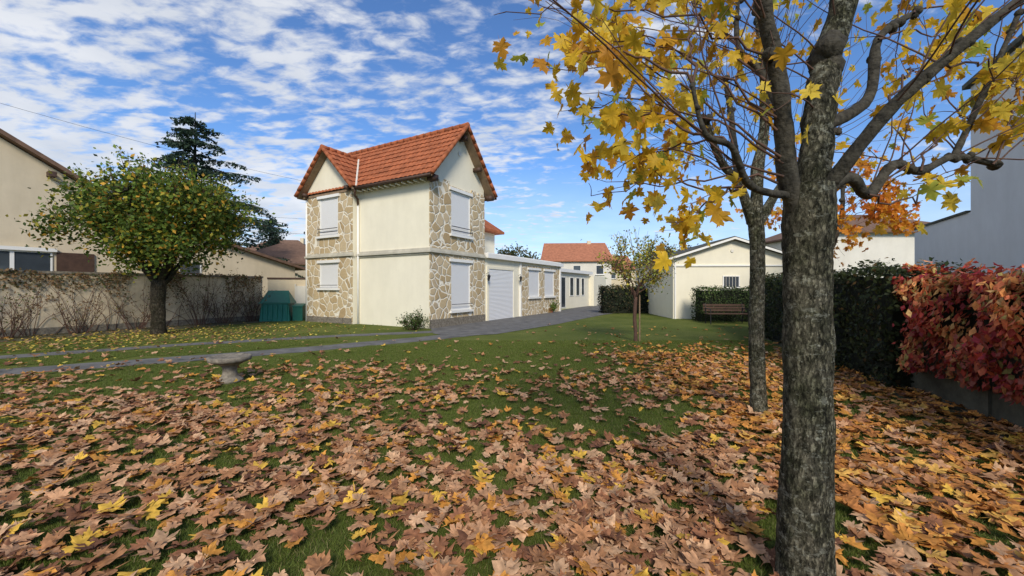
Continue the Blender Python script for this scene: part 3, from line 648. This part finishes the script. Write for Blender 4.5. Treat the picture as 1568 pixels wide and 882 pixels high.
clumptree('garden_tree',22,52,.2,2,(0,0,4.6),(3.5,3,2.8),60,60,.3,[(.05,.07,.03),(.08,.09,.03)],[3,2],M_bark2,.7)

e,cls,cc=clumptree('young_ornamental_tree',3.47,11,.05,1.25,(.05,0,2.1),(1.02,.9,.75),60,16,.08,[(.50,.40,.06),(.30,.32,.06),(.17,.22,.04),(.55,.34,.05)],[4,4,3,2],M_twig,.3)
b=MB(); pts=[]
for c in cls:
    for _ in range(3):
        d=(c-cc).normalized()*.6+Vector((random.gauss(0,.25),random.gauss(0,.25),.9)); q=wander(c,d,random.uniform(.3,.6),4,.1); b.tube(q,taper(.005,.003,5),3,cap=False); pts+=q
b.obj('twigs',M_twig,e); n=1000;P=np.array([tuple(p) for p in pts])[rng.integers(0,len(pts),n)]+rng.normal(0,.04,(n,3))
quads('twig_leaves',P,rng.uniform(.06,.10,n),rnd_n(n),rng.uniform(0,6.28,n),pick(n,[(.5,.4,.07),(.3,.32,.06),(.2,.24,.05)],[3,3,2]),M_fol,.6,e)
b=MB(); b.tube([(.12,.02,0),(.12,.02,1.3)],.02,6); b.obj('stake',M_soffit,e)

# ---------------- pollarded maples ----------------
YP=[(.74,.47,.03),(.78,.56,.06),(.64,.34,.025),(.42,.44,.06),(.58,.27,.03)]
def knob(b,p,r):
    p=Vector(p)
    for _ in range(3):
        o=Vector((random.gauss(0,r*.4),random.gauss(0,r*.4),random.gauss(0,r*.4)))
        b.tube([p+o+Vector((0,0,-r)),p+o+Vector((0,0,-r*.6)),p+o,p+o+Vector((0,0,r*.6)),p+o+Vector((0,0,r))],[r*.3,r*.8,r,r*.75,r*.2],8,nz=.3,nsc=14)
def smooth_path(P,sub=5):
    P=[Vector(p) for p in P]; out=[]
    for i in range(len(P)-1):
        p0=P[max(i-1,0)];p1=P[i];p2=P[i+1];p3=P[min(i+2,len(P)-1)]
        for k in range(sub):
            t=k/sub; out.append(.5*((2*p1)+(p2-p0)*t+(2*p0-5*p1+4*p2-p3)*t*t+(3*p1-p0-3*p2+p3)*t**3))
    out.append(P[-1]); return out
def pollard(name,trunkpts,trad,limbs,shoots,nrand,leafn,size,pal=YP,w=(5,4,3,1.5,1.5),seglen=1.2,up=.6,leafspread=.07,randleaf=.6):
    e=empty(name); tb=MB()
    tp=smooth_path(trunkpts,14); 
    rr=[np.interp(i/(len(tp)-1),np.linspace(0,1,len(trad)),trad) for i in range(len(tp))]
    tb.tube(tp,rr,36,nz=.12,nsc=9)
    lb=MB(); ends=[]
    for li,(pts,r0,r1) in enumerate(limbs):
        q=smooth_path(pts,6); B=tb if r0>=.055 else lb
        B.tube(q,[r*(1+.25*max(0,mnoise.noise(p*9))) for r,p in zip(taper(r0,r1,len(q)),q)],12,nz=.22,nsc=16)
        ends+=q[len(q)//3:]
        for _ in range(3): knob(lb,random.choice(q[len(q)//2:]),r1*1.35)
        knob(lb,q[-1],r1*1.6)
    tb.obj('trunk',M_bark,e,True)
    lb.obj('limbs',M_limb,e,True)
    sb_=MB(); lp=[]
    def side(q,L,k):
        for _ in range(k):
            s=random.choice(q[len(q)//3:]); d=(q[-1]-q[0]).normalized()*.8+Vector((random.gauss(0,.6),random.gauss(0,.6),random.gauss(0,.5)))
            q2=wander(s,d,L*random.uniform(.15,.32),4,.12); sb_.tube(q2,taper(.0025,.0013,5),4,cap=False); lp.append((q2[1:],1))
    for a,m,c,wt in shoots:
        q=bez(a,m,c,12,.015); sb_.tube(q,taper(.0065,.002,12),5,cap=False); lp.append((q[5:],wt)); side(q,(c-a).length if wt>=.3 else .3,4)
    cen=sum(ends,Vector())/len(ends)
    for _ in range(nrand):
        s=random.choice(ends); d=(s-cen); d.z=0
        d=d.normalized()*.6+Vector((random.gauss(0,.4),random.gauss(0,.4),up+random.gauss(0,.3)))
        q=wander(s,d,seglen*random.uniform(.5,1.2),9,.07,(0,0,random.choice([.05,-.03]))); sb_.tube(q,taper(.0045,.0017,10),5,cap=False)
        if random.random()<.5: lp.append((q[4:],randleaf)); 
        if random.random()<.5: side(q,seglen,2)
    sb_.obj('shoots',M_twig,e,True)
    wt=np.array([l[1]*len(l[0]) for l in lp],float); ids=rng.choice(len(lp),leafn,p=wt/wt.sum())
    P=np.array([tuple(random.choice(lp[i][0])) for i in ids])+rng.normal(0,leafspread,(leafn,3)); P[:,2]-=rng.uniform(0,.06,leafn)
    nn=rng.normal(0,1,(leafn,3)); nn[:,2]=nn[:,2]*.35+.25
    maple('leaves',P,rng.uniform(.6,1.15,leafn)*size,nn,math.pi+rng.normal(0,.7,leafn),pick(leafn,pal,w,.15),M_leaft,.3,e)
    return e
D=1.95
tr1=[W(1232,905,D)-Vector((0,0,.06)),W(1233,800,D),W(1236,600,D),W(1236,420,D),W(1238,340,D),W(1240,285,D)]
L1=[([W(1238,320,D),W(1248,240,D+.02),W(1256,160,D+.05),W(1270,80,D+.1),W(1292,0,D+.12),W(1300,-120,D+.2)],.078,.05),
([W(1225,335,D),W(1205,260,D-.02),W(1200,180,D-.05),W(1186,90,D-.05),W(1168,0,D-.1),W(1160,-90,D-.1)],.048,.026),
([W(1250,310,D),W(1295,250,D-.1),W(1365,165,D-.18),W(1440,98,D-.25),W(1520,32,D-.3),W(1600,-30,D-.3)],.034,.016),
([W(1250,300,D),W(1300,272,D+.05),W(1330,298,D+.1),W(1368,252,D+.15),W(1410,262,D+.2),W(1460,240,D+.25),W(1525,252,D+.3)],.032,.016),
([W(1210,300,D),W(1150,285,D-.2),W(1120,225,D-.3),W(1080,205,D-.4),W(1060,130,D-.4)],.018,.007),
([W(1250,200,D),W(1330,150,D+.3),W(1345,60,D+.4),W(1400,20,D+.5)],.032,.018),
([W(1200,180,D),W(1165,110,D+.3),W(1130,70,D+.4),W(1130,0,D+.5)],.022,.012),
([W(1460,240,D+.25),W(1480,200,D+.3),W(1530,90,D+.3),W(1560,20,D+.3)],.018,.011)]
def sh_(x0,y0,d0,mx,my,md,x1,y1,d1,wt=1): return (W(x0,y0,d0),W(mx,my,md),W(x1,y1,d1),wt)
SH=[sh_(1190,90,1.9,1020,-20,1.8,775,18,1.8,.05),
sh_(1190,180,1.9,1010,20,1.9,865,85,2.0,3.2), sh_(1195,240,1.9,1010,110,2.0,880,35,1.9,3.0),
sh_(1200,250,1.9,1030,120,2.1,870,170,2.3,3.0), sh_(1200,270,1.9,1040,220,2.1,890,240,2.3,2.8),
sh_(1190,280,1.9,1050,260,2.0,905,300,2.2,2.6), sh_(1130,290,1.8,1080,300,1.8,1040,340,1.8,1.8),
sh_(1190,200,1.9,1060,60,2.1,900,20,2.3,3.0), sh_(1180,130,1.9,1080,0,2.1,960,-60,2.2,1.2),
sh_(1080,205,1.6,980,160,1.8,890,190,2.0,2.4), sh_(1060,130,1.6,960,60,1.6,890,80,1.7,2.2),
sh_(1120,225,1.7,1030,200,1.9,975,260,2.2,1.0), sh_(1150,285,1.8,1010,290,2.2,960,240,2.4,1.0),
sh_(1060,130,1.6,1040,40,1.8,1100,-40,1.9,.4), sh_(1130,70,2.3,1060,0,2.4,1000,-60,2.6,.5),
sh_(1330,298,2.0,1400,330,2.1,1440,250,2.2,.6), sh_(1410,262,2.1,1440,180,2.2,1500,150,2.4,1.5),
sh_(1365,165,1.8,1400,80,2.2,1390,120,2.6,1.4), sh_(1440,98,1.7,1500,90,2.0,1560,130,2.3,1.6),
sh_(1345,60,2.3,1420,20,2.4,1480,100,2.6,1.8), sh_(1400,20,2.4,1460,-20,2.5,1540,60,2.6,2.0),
sh_(1460,240,2.2,1500,160,2.3,1560,180,2.4,1.6), sh_(1520,252,2.2,1545,180,2.2,1575,80,2.3,1)]
pollard('pollarded_maple_tree',tr1,[.126,.114,.106,.101,.110,.105],L1,SH,75,820,.078,seglen=1.1,randleaf=.35)
D2=4.64
tr2=[W(1161,638,D2)-Vector((0,0,.04)),W(1161,600,D2),W(1158,500,D2),W(1160,400,D2),W(1158,350,D2),W(1152,310,D2)]
L2=[([W(1155,350,D2),W(1135,290,D2-.1),W(1100,240,D2-.2),W(1080,180,D2-.3)],.056,.028),
([W(1158,340,D2),W(1160,260,D2),W(1172,180,D2+.1),W(1168,90,D2+.1),W(1160,10,D2+.2)],.07,.04),
([W(1160,345,D2),W(1200,280,D2+.2),W(1240,240,D2+.4),W(1280,200,D2+.5)],.056,.028),
([W(1150,340,D2),W(1130,270,D2+.5),W(1120,180,D2+.9),W(1110,120,D2+1)],.05,.028)]
SH2=[sh_(1080,180,4.3,1010,200,4.2,1000,330,4.1,1.5),sh_(1100,240,4.4,1040,200,4.4,985,260,4.4,1.5),sh_(1135,290,4.5,1060,290,4.4,1040,350,4.3,1.8),
sh_(1080,180,4.3,1020,60,4.3,960,60,4.3,1),sh_(1110,120,5.6,1060,0,5.6,1010,-60,5.6,.6)]
pollard('pollarded_maple_tree',tr2,[.105,.085,.079,.076,.082,.075],L2,SH2,90,420,.085,seglen=2.0)
tr3=[Vector((6.0,7.4,-.04)),Vector((6.0,7.4,.8)),Vector((5.98,7.4,1.6)),Vector((6.0,7.4,2.2))]
L3=[([tr3[3],tr3[3]+Vector((-.3,.1,.5)),tr3[3]+Vector((-.6,0,1.1))],.05,.03),([tr3[3],tr3[3]+Vector((.3,.1,.6)),tr3[3]+Vector((.5,.3,1.3))],.05,.03),([tr3[3],tr3[3]+Vector((0,.4,.7)),tr3[3]+Vector((.1,.6,1.6))],.05,.03)]
SH3=[(tr3[3]+Vector((-.4,0,.8)),tr3[3]+Vector((-.3,-.3,.9)),tr3[3]+Vector((.2,-.3,.3)),4),(tr3[3]+Vector((.3,0,.6)),tr3[3]+Vector((.6,-.4,.9)),tr3[3]+Vector((.9,-.5,.4)),5),(tr3[3]+Vector((.3,0,.9)),tr3[3]+Vector((.7,-.2,1.2)),tr3[3]+Vector((1.0,-.3,.8)),4)]
pollard('young_maple_tree',tr3,[.07,.06,.055,.05],L3,SH3,50,850,.10,pal=[(.78,.30,.03),(.76,.42,.04),(.66,.20,.03)],w=(4,3,2),seglen=1.3,up=.4,leafspread=.11)

# ---------------- garden furniture ----------------
bb=empty('stone_birdbath',(-4.5,6.25,0))
b=MB(); b.lathe([(.18,0),(.18,.05),(.14,.07),(.11,.11),(.095,.18),(.10,.24),(.14,.28),(.22,.32),(.26,.335),(.29,.35),(.30,.41),(.27,.42),(.24,.40),(.10,.385),(.01,.38)],0,0,40); b.obj('basin_and_pedestal',M_urn,bb,True)
cb=empty('green_compost_bin',(-10.75,18.0,0),math.radians(12))
b=MB(); b.add([(-.62,-.42,0),(.62,-.42,0),(.62,.42,0),(-.62,.42,0),(-.55,-.36,.80),(.55,-.36,.80),(.55,.36,.80),(-.55,.36,.80)],[(0,3,2,1),(4,5,6,7),(0,1,5,4),(1,2,6,5),(2,3,7,6),(3,0,4,7)])
for i in range(6): 
    x=-.5+i*.2; b.box(x-.02,x+.02,-.45,-.38,.05,.72)
b.obj('bin_body',M_green,cb)
b=MB(); b.add([(-.66,-.46,.805),(.66,-.46,.805),(.66,.44,.805),(-.66,.44,.805),(-.6,-.42,.86),(.55,-.42,.86),(.32,.40,1.38),(-.55,.40,1.38)],[(0,3,2,1),(4,5,6,7),(0,1,5,4),(1,2,6,5),(2,3,7,6),(3,0,4,7)]); b.obj('sloping_lid',M_green2,cb)
b=MB(); b.box(.70,1.12,-.3,.2,0,.65,0); b.add([(.67,-.34,.652),(1.15,-.34,.652),(1.15,.24,.652),(.67,.24,.652),(.7,-.3,.7),(1.12,-.3,.7),(1.12,.2,.78),(.7,.2,.78)],[(0,3,2,1),(4,5,6,7),(0,1,5,4),(1,2,6,5),(2,3,7,6),(3,0,4,7)]); b.obj('small_bin',M_green2,cb)
be=empty('garden_bench',(8.95,16.3,0),math.radians(-4))
b=MB()
for i in range(4): b.box(-.85,.85,-.22+i*.12,-.13+i*.12,.42,.45)
b.obj('seat',M_brown,be); b=MB()
for i in range(3): b.box(-.85,.85,.27+i*.02,.30+i*.02,.52+i*.11,.60+i*.11)
b.obj('backrest',M_brown,be); b=MB()
for x in (-.75,.75):
    b.tube([(x,-.22,0),(x,-.2,.42),(x,-.2,.62),(x,.28,.64)],.02,6); b.tube([(x,.30,0),(x,.24,.42),(x,.34,.86)],.02,6); b.tube([(x,-.2,.40),(x,.25,.40)],.02,6)
b.obj('legs_and_arms',M_dark,be)
b=MB(); b.lathe([(.14,0),(.18,.25),(.2,.26),(.2,.3),(.17,.3),(.16,.26)],2.35,23.9,16); b.obj('flower_pot',M_tileo)
for i,(a,c) in enumerate([((-26,17,10.6),(-7,30,8.0)),((-26,14,5.8),(-8.6,24,4.6)),((-30,17,7.0),(-12,30,6.6))]):
    b=MB(); a=Vector(a);c=Vector(c); q=[a.lerp(c,t/14)-Vector((0,0,.5*math.sin(math.pi*t/14))) for t in range(15)]; b.tube(q,.007,4); b.obj('overhead_cable',M_dark)

# ---------------- world, sun, camera ----------------
el=math.radians(36); az=math.atan2(.10,-1)
sv=Vector((math.sin(az)*math.cos(el),math.cos(az)*math.cos(el),math.sin(el)))
w=bpy.data.worlds.new('World'); S.world=w; w.use_nodes=True; t=w.node_tree; t.nodes.clear()
out=N(t,'ShaderNodeOutputWorld'); bg=N(t,'ShaderNodeBackground'); bg.inputs[1].default_value=.145
sk=N(t,'ShaderNodeTexSky'); sk.sky_type='NISHITA'; sk.sun_disc=False; sk.sun_elevation=el; sk.sun_rotation=az%(2*math.pi); sk.air_density=1.0; sk.dust_density=.0; sk.ozone_density=3.0
tc=N(t,'ShaderNodeTexCoord'); sx=N(t,'ShaderNodeSeparateXYZ'); t.links.new(tc.outputs['Generated'],sx.inputs[0])
za=N(t,'ShaderNodeMath',operation='MAXIMUM'); za.inputs[1].default_value=0; t.links.new(sx.outputs[2],za.inputs[0])
zb=N(t,'ShaderNodeMath',operation='ADD'); zb.inputs[1].default_value=.13; t.links.new(za.outputs[0],zb.inputs[0])
dx=N(t,'ShaderNodeMath',operation='DIVIDE'); dy=N(t,'ShaderNodeMath',operation='DIVIDE')
t.links.new(sx.outputs[0],dx.inputs[0]); t.links.new(zb.outputs[0],dx.inputs[1]); t.links.new(sx.outputs[1],dy.inputs[0]); t.links.new(zb.outputs[0],dy.inputs[1])
cv=N(t,'ShaderNodeCombineXYZ'); t.links.new(dx.outputs[0],cv.inputs[0]); t.links.new(dy.outputs[0],cv.inputs[1])
mp=N(t,'ShaderNodeMapping'); mp.inputs['Rotation'].default_value=(0,0,math.radians(35)); mp.inputs['Scale'].default_value=(1,1.7,1); t.links.new(cv.outputs[0],mp.inputs[0])
n1=N(t,'ShaderNodeTexNoise'); n1.inputs['Scale'].default_value=7.5; n1.inputs['Detail'].default_value=8; n1.inputs['Roughness'].default_value=.56; n1.inputs['Distortion'].default_value=.25; t.links.new(mp.outputs[0],n1.inputs['Vector'])
n2=N(t,'ShaderNodeTexNoise'); n2.inputs['Scale'].default_value=.9; n2.inputs['Detail'].default_value=4; t.links.new(cv.outputs[0],n2.inputs['Vector'])
bi=N(t,'ShaderNodeMath',operation='MULTIPLY_ADD'); bi.inputs[1].default_value=-.10; bi.inputs[2].default_value=-.02; t.links.new(dx.outputs[0],bi.inputs[0])
bc=N(t,'ShaderNodeClamp'); bc.inputs[1].default_value=-.14; bc.inputs[2].default_value=.12; t.links.new(bi.outputs[0],bc.inputs[0])
m1=N(t,'ShaderNodeMath',operation='MULTIPLY_ADD'); m1.inputs[1].default_value=.85; t.links.new(n2.outputs[0],m1.inputs[0]); t.links.new(n1.outputs[0],m1.inputs[2])
m2=N(t,'ShaderNodeMath',operation='ADD'); t.links.new(m1.outputs[0],m2.inputs[0]); t.links.new(bc.outputs[0],m2.inputs[1])
m3=N(t,'ShaderNodeMapRange'); m3.inputs[1].default_value=.83; m3.inputs[2].default_value=1.12; t.links.new(m2.outputs[0],m3.inputs[0]); m3.interpolation_type='SMOOTHSTEP'
hz=N(t,'ShaderNodeMapRange'); hz.inputs[1].default_value=0; hz.inputs[2].default_value=.30; hz.inputs[3].default_value=.75; hz.inputs[4].default_value=0; t.links.new(za.outputs[0],hz.inputs[0])
mxm=N(t,'ShaderNodeMath',operation='MAXIMUM'); t.links.new(m3.outputs[0],mxm.inputs[0]); t.links.new(hz.outputs[0],mxm.inputs[1])
fs=N(t,'ShaderNodeMath',operation='MULTIPLY'); fs.inputs[1].default_value=.90; t.links.new(mxm.outputs[0],fs.inputs[0])
n4=N(t,'ShaderNodeTexNoise'); n4.inputs['Scale'].default_value=3; n4.inputs['Detail'].default_value=5; t.links.new(cv.outputs[0],n4.inputs['Vector'])
rc2=ramp(t,[(.3,(4.5,4.8,5.3)),(.7,(6.2,6.3,6.5))]); t.links.new(n4.outputs[0],rc2.inputs[0])
tint=N(t,'ShaderNodeMix',data_type='RGBA',blend_type='MULTIPLY'); tint.inputs[0].default_value=1; tint.inputs[7].default_value=(.72,.95,1.22,1); t.links.new(sk.outputs[0],tint.inputs[6])
cm=N(t,'ShaderNodeMix',data_type='RGBA'); t.links.new(fs.outputs[0],cm.inputs[0]); t.links.new(tint.outputs[2],cm.inputs[6]); t.links.new(rc2.outputs[0],cm.inputs[7])
t.links.new(cm.outputs[2],bg.inputs[0]); t.links.new(bg.outputs[0],out.inputs[0])
sd=bpy.data.lights.new('sun','SUN'); sd.energy=3.5; sd.angle=math.radians(14); sd.color=(1,.92,.79)
so_=bpy.data.objects.new('sun',sd); so_.rotation_euler=sv.to_track_quat('Z','Y').to_euler(); S.collection.objects.link(so_)
cd=bpy.data.cameras.new('camera'); cd.sensor_width=36; cd.lens=36*F/1568; cd.clip_end=2000; cd.clip_start=.05
co=bpy.data.objects.new('camera',cd); co.location=(0,0,H); co.rotation_euler=(math.pi/2,0,0); S.collection.objects.link(co); S.camera=co
S.view_settings.view_transform='Standard'; S.view_settings.look='None'; S.view_settings.exposure=0
